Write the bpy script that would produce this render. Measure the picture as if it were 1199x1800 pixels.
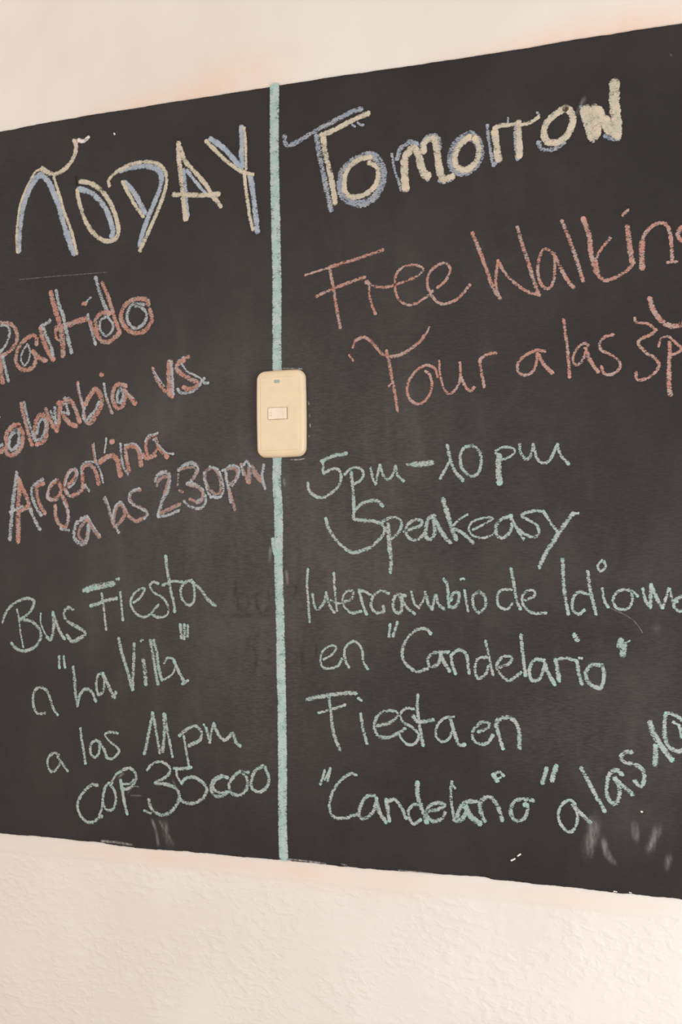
import bpy, bmesh, math, random
from mathutils import Matrix, Vector
for o in list(bpy.data.objects): bpy.data.objects.remove(o)
random.seed(7)
S = bpy.context.scene
# ---------------- camera ----------------
cd = bpy.data.cameras.new('camera'); cam = bpy.data.objects.new('camera', cd)
S.collection.objects.link(cam); S.camera = cam
cd.sensor_fit = 'VERTICAL'; cd.sensor_height = 36; cd.lens = 2400/1800*36
cd.clip_start = 0.01
rx, ry, rz = [[0.9160467, 0.4009394, -0.0102972], [0.0177967, -0.0149853, 0.9997293], [0.4006765, -0.915982, -0.0208626]]
m3 = Matrix((rx, ry, rz)).transposed()
cam.matrix_world = Matrix.Translation((0.81232, -1.6491, 1.07895)) @ m3.to_4x4()
# ---------------- world, lights, exposure ----------------
w = bpy.data.worlds.new('world'); S.world = w; w.use_nodes = True
bg = w.node_tree.nodes['Background']; bg.inputs[0].default_value = (1.0, 0.91, 0.84, 1); bg.inputs[1].default_value = 0.70
def area(name, loc, target, sx, sy, power, col):
    l = bpy.data.lights.new(name, 'AREA'); l.shape = 'RECTANGLE'; l.size = sx; l.size_y = sy
    l.energy = power; l.color = col
    o = bpy.data.objects.new(name, l); S.collection.objects.link(o); o.location = loc
    o.rotation_euler = (Vector(target)-Vector(loc)).to_track_quat('-Z', 'Y').to_euler()
    return o
area('window_daylight', (2.1, -1.1, 0.55), (0.35, 0, 0.62), 1.2, 1.2, 46, (0.84, 0.93, 1.0))
area('room_daylight', (-2.6, -2.6, 1.5), (0, 0, 1.2), 1.6, 1.8, 38, (1.0, 0.95, 0.90))
S.view_settings.view_transform = 'Standard'; S.view_settings.look = 'None'
S.view_settings.gamma = 1; S.view_settings.use_curve_mapping = False
S.view_settings.exposure = 0.0
Z0 = 1.25          # height of the middle of the light switch
# ---------------- node helpers ----------------
class NT:
    def __init__(s, name):
        s.m = bpy.data.materials.new(name); s.m.use_nodes = True; s.t = s.m.node_tree
        s.b = s.t.nodes['Principled BSDF']; s.out = s.t.nodes['Material Output']
        s.tc = s.t.nodes.new('ShaderNodeTexCoord').outputs['Object']
    def n(s, typ, **k):
        q = s.t.nodes.new(typ)
        for a, v in k.items(): setattr(q, a, v)
        return q
    def put(s, sock, v):
        if hasattr(v, 'default_value') and hasattr(v, 'links'): s.t.links.new(v, sock)
        else: sock.default_value = v
    def math(s, op, a, b=0.0, c=None, clamp=False):
        q = s.n('ShaderNodeMath', operation=op, use_clamp=clamp)
        s.put(q.inputs[0], a); s.put(q.inputs[1], b)
        if c is not None: s.put(q.inputs[2], c)
        return q.outputs[0]
    def map(s, scale=(1,1,1), loc=(0,0,0)):
        q = s.n('ShaderNodeMapping'); s.put(q.inputs[0], s.tc)
        q.inputs['Scale'].default_value = scale; q.inputs['Location'].default_value = loc
        return q.outputs[0]
    def noise(s, vec, scale, detail=3, rough=0.55, dist=0.0):
        q = s.n('ShaderNodeTexNoise'); s.put(q.inputs['Vector'], vec)
        q.inputs['Scale'].default_value = scale; q.inputs['Detail'].default_value = detail
        q.inputs['Roughness'].default_value = rough; q.inputs['Distortion'].default_value = dist
        return q.outputs[0]
    def step(s, v, lo, hi, a=0.0, b=1.0):
        q = s.n('ShaderNodeMapRange', interpolation_type='SMOOTHSTEP')
        s.put(q.inputs[0], v); q.inputs[1].default_value = lo; q.inputs[2].default_value = hi
        q.inputs[3].default_value = a; q.inputs[4].default_value = b
        return q.outputs[0]
    def mix(s, fac, a, b):
        q = s.n('ShaderNodeMix', data_type='RGBA'); s.put(q.inputs[0], fac)
        for i, v in ((6, a), (7, b)):
            s.put(q.inputs[i], (*v, 1) if isinstance(v, tuple) else v)
        return q.outputs[2]
    def blob(s, x, z, rx_, rz_, ang=0.0):
        """soft spot in wall metres: 1 in the middle, 0 outside"""
        q = s.n('ShaderNodeMapping', vector_type='TEXTURE'); s.put(q.inputs[0], s.tc)
        q.inputs['Location'].default_value = (x, 0, z); q.inputs['Rotation'].default_value = (0, ang, 0)
        q.inputs['Scale'].default_value = (rx_, 1e3, rz_)
        l = s.n('ShaderNodeVectorMath', operation='LENGTH'); s.put(l.inputs[0], q.outputs[0])
        return s.step(l.outputs['Value'], 1.0, 0.0)
    def bump(s, height, strength, dist):
        q = s.n('ShaderNodeBump'); q.inputs['Strength'].default_value = strength
        q.inputs['Distance'].default_value = dist; s.put(q.inputs['Height'], height)
        s.put(s.b.inputs['Normal'], q.outputs[0]); return q
def P(mm): return mm[0]/1000, Z0+mm[1]/1000
TOP = [(-456.6, 441.9), (-380.0, 443.7), (-305.6, 445.0), (-163.3, 444.7), (-29.1, 444.4), (97.9, 444.1), (218.0, 442.4), (331.9, 441.8), (440.1, 442.7), (542.3, 441.9)]
BOT = [(-463.1, -597.6), (-402.2, -596.2), (-342.7, -596.6), (-228.0, -598.8), (-172.6, -599.0), (-109.6, -597.8), (-69.9, -598.4), (3.1, -597.3), (86.1, -598.5), (166.2, -597.8), (224.4, -596.4), (287.1, -594.4), (291.5, -596.5), (303.4, -596.5), (354.4, -597.5), (459.7, -598.8), (526.4, -599.3)]
BY = -0.002
bx = 0.0; bz = Z0+BOT[6][1]/1000
# ---------------- materials ----------------
def wall_material():
    t = NT('cream_plaster')
    big = t.noise(t.map(), 5, 3)
    col = t.mix(t.step(big, 0.35, 0.7), (0.80, 0.73, 0.66), (0.84, 0.775, 0.705))
    # peach stain left by the old paint along the upper edge of the board
    for (p, r, rzz, amt) in (((-135.9, 441.7), 0.20, 0.045, 0.55), ((-46.2, 476.2), 0.13, 0.05, 0.35), ((-257.2, 446.2), 0.09, 0.02, 0.3), ((481.9, 442.7), 0.22, 0.05, 0.55), ((317.1, 440.1), 0.18, 0.03, 0.25), ((86.0, -611.5), 0.25, 0.03, 0.30), ((-172.7, -610.8), 0.3, 0.02, 0.35), ((389.9, -612.3), 0.2, 0.02, 0.2)):
        x, z = P(p)
        bl = t.blob(x, z, r, rzz, 0.0)
        bl = t.math('MULTIPLY', bl, t.step(t.noise(t.map(), 14, 4), 0.3, 0.65, 0.4, 1.0))
        col = t.mix(t.math('MULTIPLY', bl, amt), col, (0.86, 0.55, 0.38))
    t.put(t.b.inputs['Base Color'], col); t.b.inputs['Roughness'].default_value = 0.75
    # relief: rough cast below the lip of smooth plaster, nearly smooth above the board
    sep = t.n('ShaderNodeSeparateXYZ'); t.put(sep.inputs[0], t.tc); z = sep.outputs[2]
    zl = P((85.9, -623.4))[1]
    zz = t.math('ADD', z, t.math('MULTIPLY', t.noise(t.map(), 9, 3), 0.012))
    low = t.step(zz, zl+0.010, zl+0.003)
    hi = t.step(z, 1.4, 1.6, 0.0, 0.12)
    lumps = t.noise(t.map((1, 1, 1.6)), 62, 2, 0.5, 0.3)
    lumps = t.math('MULTIPLY', t.step(lumps, 0.40, 0.68), t.step(t.noise(t.map((1, 1, 1.2), (2, 0, 5)), 11, 2), 0.35, 0.6, 0.25, 1.0))
    v = t.n('ShaderNodeTexNoise'); t.put(v.inputs['Vector'], t.map()); v.inputs['Scale'].default_value = 24; v.inputs['Detail'].default_value = 4
    fine = t.noise(t.map(), 260, 4)
    hgt = t.math('ADD', t.math('MULTIPLY', lumps, t.math('ADD', low, hi)), t.math('MULTIPLY', v.outputs[0], 0.8))
    hgt = t.math('ADD', hgt, t.math('MULTIPLY', fine, 0.12))
    hgt = t.math('SUBTRACT', hgt, t.math('MULTIPLY', low, 0.9))
    t.bump(hgt, 0.20, 0.003)
    return t.m
def board_material():
    t = NT('blackboard_paint')
    grain = t.noise(t.map((1, 1, 7)), 110, 4, 0.65)
    cloud = t.noise(t.map(), 7, 4, 0.6)
    vert = t.noise(t.map((3.2, 1, 0.7)), 9, 3, 0.6)
    speck = t.noise(t.map(), 620, 2, 0.5)
    col = t.mix(t.step(cloud, 0.3, 0.75), (0.021, 0.018, 0.018), (0.029, 0.0255, 0.024))
    # chalk powder rubbed into the paint; broad pale middle is sheen painted as colour
    dust_sheen = t.math('MULTIPLY', t.step(grain, 0.36, 0.68), 0.55)
    dust_sheen = t.math('ADD', dust_sheen, t.step(cloud, 0.40, 0.8, 0.0, 0.5))
    dust_sheen = t.math('ADD', dust_sheen, t.step(vert, 0.45, 0.8, 0.0, 0.35))
    amt = None
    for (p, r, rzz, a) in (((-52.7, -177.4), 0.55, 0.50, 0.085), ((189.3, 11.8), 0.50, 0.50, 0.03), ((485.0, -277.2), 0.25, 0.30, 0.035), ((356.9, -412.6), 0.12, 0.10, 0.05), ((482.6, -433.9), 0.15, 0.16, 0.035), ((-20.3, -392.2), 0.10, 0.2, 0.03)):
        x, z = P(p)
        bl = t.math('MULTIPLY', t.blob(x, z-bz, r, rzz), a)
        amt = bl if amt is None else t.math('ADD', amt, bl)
    dust_sheen = t.math('MULTIPLY', t.math('ADD', dust_sheen, 0.35), t.math('ADD', amt, 0.012))
    dust_sheen = t.math('ADD', dust_sheen, t.math('MULTIPLY', t.step(speck, 0.70, 0.80), t.math('ADD', amt, 0.03)))
    col = t.mix(dust_sheen, col, (0.58, 0.50, 0.475))
    t.put(t.b.inputs['Base Color'], col)
    t.b.inputs['Roughness'].default_value = 0.55
    t.put(t.b.inputs['Roughness'], t.step(grain, 0.3, 0.7, 0.5, 0.68))
    t.b.inputs['Specular IOR Level'].default_value = 0.22
    t.bump(t.math('ADD', t.math('MULTIPLY', grain, 0.6), t.noise(t.map(), 40, 3)), 0.22, 0.0015)
    return t.m
def chalk_material(name, main, alt, tip, cover, soft=False, rag=1.1):
    """loose chalk: only the high spots of the paint carry powder, the rest stays bare"""
    t = NT(name)
    pr = t.n('ShaderNodeAttribute', attribute_name='prof').outputs['Fac']
    tp = t.n('ShaderNodeAttribute', attribute_name='tip').outputs['Fac']
    g1 = t.noise(t.map((1, 1, 2.2)), 330, 2, 0.6)
    g2 = t.noise(t.map((1, 1, 1.3)), 120, 3, 0.6)
    g3 = t.noise(t.map(), 22, 2, 0.5)
    if soft:
        g = t.math('MULTIPLY', t.noise(t.map((1.6, 1, 0.5), (3, 0, 1)), 130, 3), 1.0)
        al = t.math('MULTIPLY', t.step(pr, 0.0, 1.0), t.step(g, 0.3, 0.75, 0.2, 1.0))
        al = t.math('MULTIPLY', al, t.math('MULTIPLY', t.step(tp, 1.0, 0.0), cover), clamp=True)
    else:
        v = t.math('ADD', t.math('MULTIPLY', pr, 1.5), t.math('MULTIPLY', t.step(g1, 0.36, 0.64, -0.5, 0.5), rag))
        v = t.math('ADD', v, t.math('MULTIPLY', t.math('SUBTRACT', g2, 0.5), 2.4*min(1.0, rag+0.1)))
        v = t.math('ADD', v, t.math('MULTIPLY', t.math('SUBTRACT', g3, 0.5), 1.2))
        v = t.math('ADD', v, t.math('MULTIPLY', tp, 0.35))
        al = t.step(v, 0.15, 1.45, 0.0, cover)
        al = t.math('MULTIPLY', al, t.step(pr, 0.0, 0.35), clamp=True)
    col = t.mix(t.step(t.noise(t.map((1, 1, 1), (5, 0, 2)), 60, 3), 0.42, 0.62), main, alt)
    col = t.mix(t.math('MULTIPLY', t.step(tp, 0.25, 1.0), t.step(g3, 0.38, 0.62, 0.0, 0.75)), col, tip)
    t.put(t.b.inputs['Base Color'], col)
    t.b.inputs['Roughness'].default_value = 0.95; t.b.inputs['Specular IOR Level'].default_value = 0.1
    t.put(t.b.inputs['Alpha'], al)
    return t.m
 
M = {
 'c': chalk_material('cream_chalk', (0.60, 0.54, 0.42), (0.68, 0.58, 0.45), (0.76, 0.62, 0.44), 0.93, rag=0.75),
 'b': chalk_material('blue_chalk', (0.40, 0.46, 0.54), (0.48, 0.52, 0.57), (0.46, 0.56, 0.68), 0.90, rag=0.7),
 'n': chalk_material('dusty_blue_chalk', (0.36, 0.40, 0.47), (0.46, 0.48, 0.51), (0.46, 0.54, 0.63), 0.80, rag=1.4),
 'q': chalk_material('grey_blue_chalk', (0.45, 0.49, 0.51), (0.52, 0.53, 0.54), (0.58, 0.66, 0.70), 0.80, rag=1.3),
 'r': chalk_material('salmon_chalk', (0.54, 0.275, 0.215), (0.52, 0.37, 0.32), (0.72, 0.37, 0.30), 0.84, rag=1.25),
 'p': chalk_material('faded_salmon_chalk', (0.58, 0.36, 0.30), (0.50, 0.42, 0.38), (0.70, 0.40, 0.32), 0.62, rag=1.2),
 'g': chalk_material('mint_chalk', (0.41, 0.51, 0.475), (0.50, 0.54, 0.51), (0.40, 0.70, 0.64), 0.84, rag=1.25),
 'w': chalk_material('white_chalk', (0.80, 0.72, 0.68), (0.85, 0.78, 0.72), (0.85, 0.80, 0.75), 0.95, rag=0.6),
 'k': chalk_material('black_speck', (0.03, 0.03, 0.03), (0.03, 0.03, 0.03), (0.03, 0.03, 0.03), 0.8),
 'd': chalk_material('mint_divider_chalk', (0.40, 0.54, 0.51), (0.50, 0.58, 0.56), (0.36, 0.66, 0.60), 0.96, rag=0.6),
 's': chalk_material('smeared_chalk_dust', (0.55, 0.52, 0.50), (0.55, 0.52, 0.50), (0.5, 0.5, 0.5), 0.36, True),
 'h': chalk_material('wiped_trace', (0.022, 0.019, 0.019), (0.022, 0.019, 0.019), (0.02, 0.02, 0.02), 0.24, True),
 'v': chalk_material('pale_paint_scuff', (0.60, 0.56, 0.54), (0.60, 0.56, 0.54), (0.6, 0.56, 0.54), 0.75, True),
}
def plastic(name, col, rough=0.35):
    t = NT(name); n = t.noise(t.map(), 60, 3)
    t.put(t.b.inputs['Base Color'], t.mix(t.step(n, 0.35, 0.7), col, tuple(c*0.95 for c in col)))
    t.b.inputs['Roughness'].default_value = rough; return t.m
# ---------------- mesh helpers ----------------
def link(name, bm, mat, parent=None, loc=(0, 0, 0), smooth=False):
    me = bpy.data.meshes.new(name); bm.to_mesh(me); bm.free(); me.materials.append(mat)
    if smooth:
        for p in me.polygons: p.use_smooth = True
    o = bpy.data.objects.new(name, me); S.collection.objects.link(o); o.location = loc
    if parent: o.parent = parent
    return o
def tag(o, label=None, cat=None, kind=None, group=None):
    for k, v in (('label', label), ('category', cat), ('kind', kind), ('group', group)):
        if v: o[k] = v
    return o
def box(bm, x0, x1, y0, y1, z0, z1):
    v = [bm.verts.new((x, y, z)) for x in (x0, x1) for y in (y0, y1) for z in (z0, z1)]
    for q in ((0,1,3,2), (4,6,7,5), (0,4,5,1), (2,3,7,6), (0,2,6,4), (1,5,7,3)): bm.faces.new([v[i] for i in q])
    bmesh.ops.recalc_face_normals(bm, faces=bm.faces)
def interp(pts, x):
    if x <= pts[0][0]: a, b = pts[0], pts[1]
    elif x >= pts[-1][0]: a, b = pts[-2], pts[-1]
    else:
        for a, b in zip(pts, pts[1:]):
            if a[0] <= x <= b[0]: break
    return a[1]+(b[1]-a[1])*(x-a[0])/(b[0]-a[0])
def rr(w, h, r, n=8, bulge=0.0):
    out = []
    if bulge:                       # sides bowed outwards a little
        for x, z in rr_side(rr(w, h, r, n)):
            out.append((x+math.copysign(bulge, x)*(1-(2*z/h)**2)*min(1, abs(x)/(w/2)), z+math.copysign(bulge, z)*(1-(2*x/w)**2)*min(1, abs(z)/(h/2))))
        return out
    for cxs, czs, a0 in ((1, 1, 0), (-1, 1, 90), (-1, -1, 180), (1, -1, 270)):
        for i in range(n+1):
            a = math.radians(a0+90*i/n)
            out.append((cxs*(w/2-r)+r*math.cos(a), czs*(h/2-r)+r*math.sin(a)))
    return out
def rr_side(ring):
    out = []
    for a, b in zip(ring, ring[1:]+ring[:1]):
        d = math.dist(a, b); n = 8 if d > 0.02 else 1
        out += [(a[0]+(b[0]-a[0])*i/n, a[1]+(b[1]-a[1])*i/n) for i in range(n)]
    return out
def stack(bm, levels, cx=0, cz=0, cap=True, bulge=0.0):
    """rounded rectangle rings (w, h, r, y) lofted one to the next"""
    prev = None
    for (w_, h_, r_, y) in levels:
        ring = [bm.verts.new((cx+x, y, cz+z)) for x, z in rr(w_, h_, r_, 8, bulge)]
        if prev:
            for i in range(len(ring)):
                j = (i+1) % len(ring); bm.faces.new((prev[i], prev[j], ring[j], ring[i]))
        prev = ring
    if cap: bm.faces.new(prev)
    bmesh.ops.recalc_face_normals(bm, faces=bm.faces)
# ---------------- the setting ----------------
wm = wall_material()
bm = bmesh.new(); box(bm, -3.2, 3.2, 0, 0.12, 0, 2.75)
tag(link('wall_back', bm, wm), 'cream plastered wall, rough cast below the blackboard', kind='structure')
t = NT('floor_tile'); t.b.inputs['Base Color'].default_value = (0.30, 0.20, 0.14, 1); t.b.inputs['Roughness'].default_value = 0.5
t.bump(t.noise(t.map(), 30, 3), 0.2, 0.002)
bm = bmesh.new(); box(bm, -3.2, 3.2, -4.2, 0.12, -0.05, 0)
tag(link('floor', bm, t.m), 'brown floor', kind='structure')
# ---------------- chalkboard ----------------
X0, X1 = TOP[0][0]-260, TOP[-1][0]+230
bm = bmesh.new(); cols = []
x = X0; wt = wb = wb2 = 0
while x <= X1:
    wt = wt*0.9+random.gauss(0, 0.11); wb = wb*0.88+random.gauss(0, 0.2)
    zt = Z0+(interp(TOP, x)+wt)/1000-bz; zb = Z0+(interp(BOT, x)+wb)/1000-bz
    row = [(-0.0004, zb), (BY, zb+0.0002)]
    for k in range(1, 13): row.append((BY, zb+(zt-zb)*k/13))
    row += [(BY, zt-0.0002), (-0.0004, zt)]
    cols.append([bm.verts.new((x/1000-bx, y, z)) for y, z in row]); x += 2.0
for a, b in zip(cols, cols[1:]):
    for i in range(len(a)-1): bm.faces.new((a[i], b[i], b[i+1], a[i+1]))
    bm.faces.new((a[-1], b[-1], b[0], a[0]))
bm.faces.new(cols[0]); bm.faces.new(cols[-1])
bmesh.ops.recalc_face_normals(bm, faces=bm.faces)
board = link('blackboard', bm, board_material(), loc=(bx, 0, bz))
tag(board, 'black painted blackboard on cream wall covered in coloured chalk writing', 'blackboard')
# ---------------- chalk strokes ----------------
def smooth_path(pts, step=0.7):
    if len(pts) == 2:
        n = max(2, int(math.dist(*pts)/step))
        out = [(pts[0][0]+(pts[1][0]-pts[0][0])*i/n, pts[0][1]+(pts[1][1]-pts[0][1])*i/n) for i in range(n+1)]
    else:
        P_ = [(2*pts[0][0]-pts[1][0], 2*pts[0][1]-pts[1][1])]+pts+[(2*pts[-1][0]-pts[-2][0], 2*pts[-1][1]-pts[-2][1])]
        out = [pts[0]]
        for i in range(1, len(P_)-2):
            p0, p1, p2, p3 = P_[i-1:i+3]
            n = max(2, int(math.dist(p1, p2)/step))
            for k in range(1, n+1):
                u = k/n; u2 = u*u; u3 = u2*u
                out.append(tuple(0.5*(2*p1[j]+(p2[j]-p0[j])*u+(2*p0[j]-5*p1[j]+4*p2[j]-p3[j])*u2+(3*p1[j]-p0[j]-3*p2[j]+p3[j])*u3) for j in (0, 1)))
    return out
def stroke(bm, pts, width, layer, pressure=True, wobble=0.06, soft=False):
    """flat band of chalk along a path (mm); attributes: prof 1 in the middle, tip 1 at the ends"""
    lp = bm.verts.layers.float.get('prof') or bm.verts.layers.float.new('prof')
    lt = bm.verts.layers.float.get('tip') or bm.verts.layers.float.new('tip')
    path = smooth_path(pts); r = width/2*1.27
    L = [0]
    for a, b in zip(path, path[1:]): L.append(L[-1]+math.dist(a, b))
    y = BY-0.00012-layer*0.000022
    rows = []; wv = 0
    def tangent(i):
        a, b = path[max(0, i-2)], path[min(len(path)-1, i+2)]
        d = math.dist(a, b) or 1; return ((b[0]-a[0])/d, (b[1]-a[1])/d)
    t0, t1 = tangent(0), tangent(len(path)-1)
    ext = [(-0.8, 0.55), (-0.45, 0.85), ]
    seq = []
    for e, wf in ((-0.85, 0.45), (-0.5, 0.82)): seq.append((path[0][0]+t0[0]*e*r, path[0][1]+t0[1]*e*r, t0, wf, 1.0, 0.0 if e < -0.8 else 0.6))
    for i, p in enumerate(path):
        d = min(L[i], L[-1]-L[i]); tp = max(0.0, 1-d/(width*0.9))
        seq.append((p[0], p[1], tangent(i), 1.0, tp, 1.0))
    for e, wf in ((0.5, 0.82), (0.85, 0.45)): seq.append((path[-1][0]+t1[0]*e*r, path[-1][1]+t1[1]*e*r, t1, wf, 1.0, 0.0 if e > 0.8 else 0.6))
    for (px, pz, tg, wf, tp, pf) in seq:
        wv = wv*0.85+random.gauss(0, wobble*0.5)
        hw = r*wf*(1+max(-0.3, min(0.3, wv)))
        row = []; inn, q0 = (0.5, 0.45) if soft else (max(0.45, 1-2.0/hw), 0.8)
        for s_, q in ((-1, 0.0), (-inn, q0), (0, 1.0), (inn, q0), (1, 0.0)):
            v = bm.verts.new(((px-tg[1]*s_*hw)/1000-bx, y, (pz+tg[0]*s_*hw)/1000+Z0-bz))
            v[lp] = q*pf; v[lt] = tp*0.8 if pressure else 0.0; row.append(v)
        rows.append(row)
    for a, b in zip(rows, rows[1:]):
        for i in range(4):
            f_ = bm.faces.new((a[i], b[i], b[i+1], a[i+1]))
            if f_.calc_area() > 0:
                f_.normal_update()
                if f_.normal.y > 0: f_.normal_flip()
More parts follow.
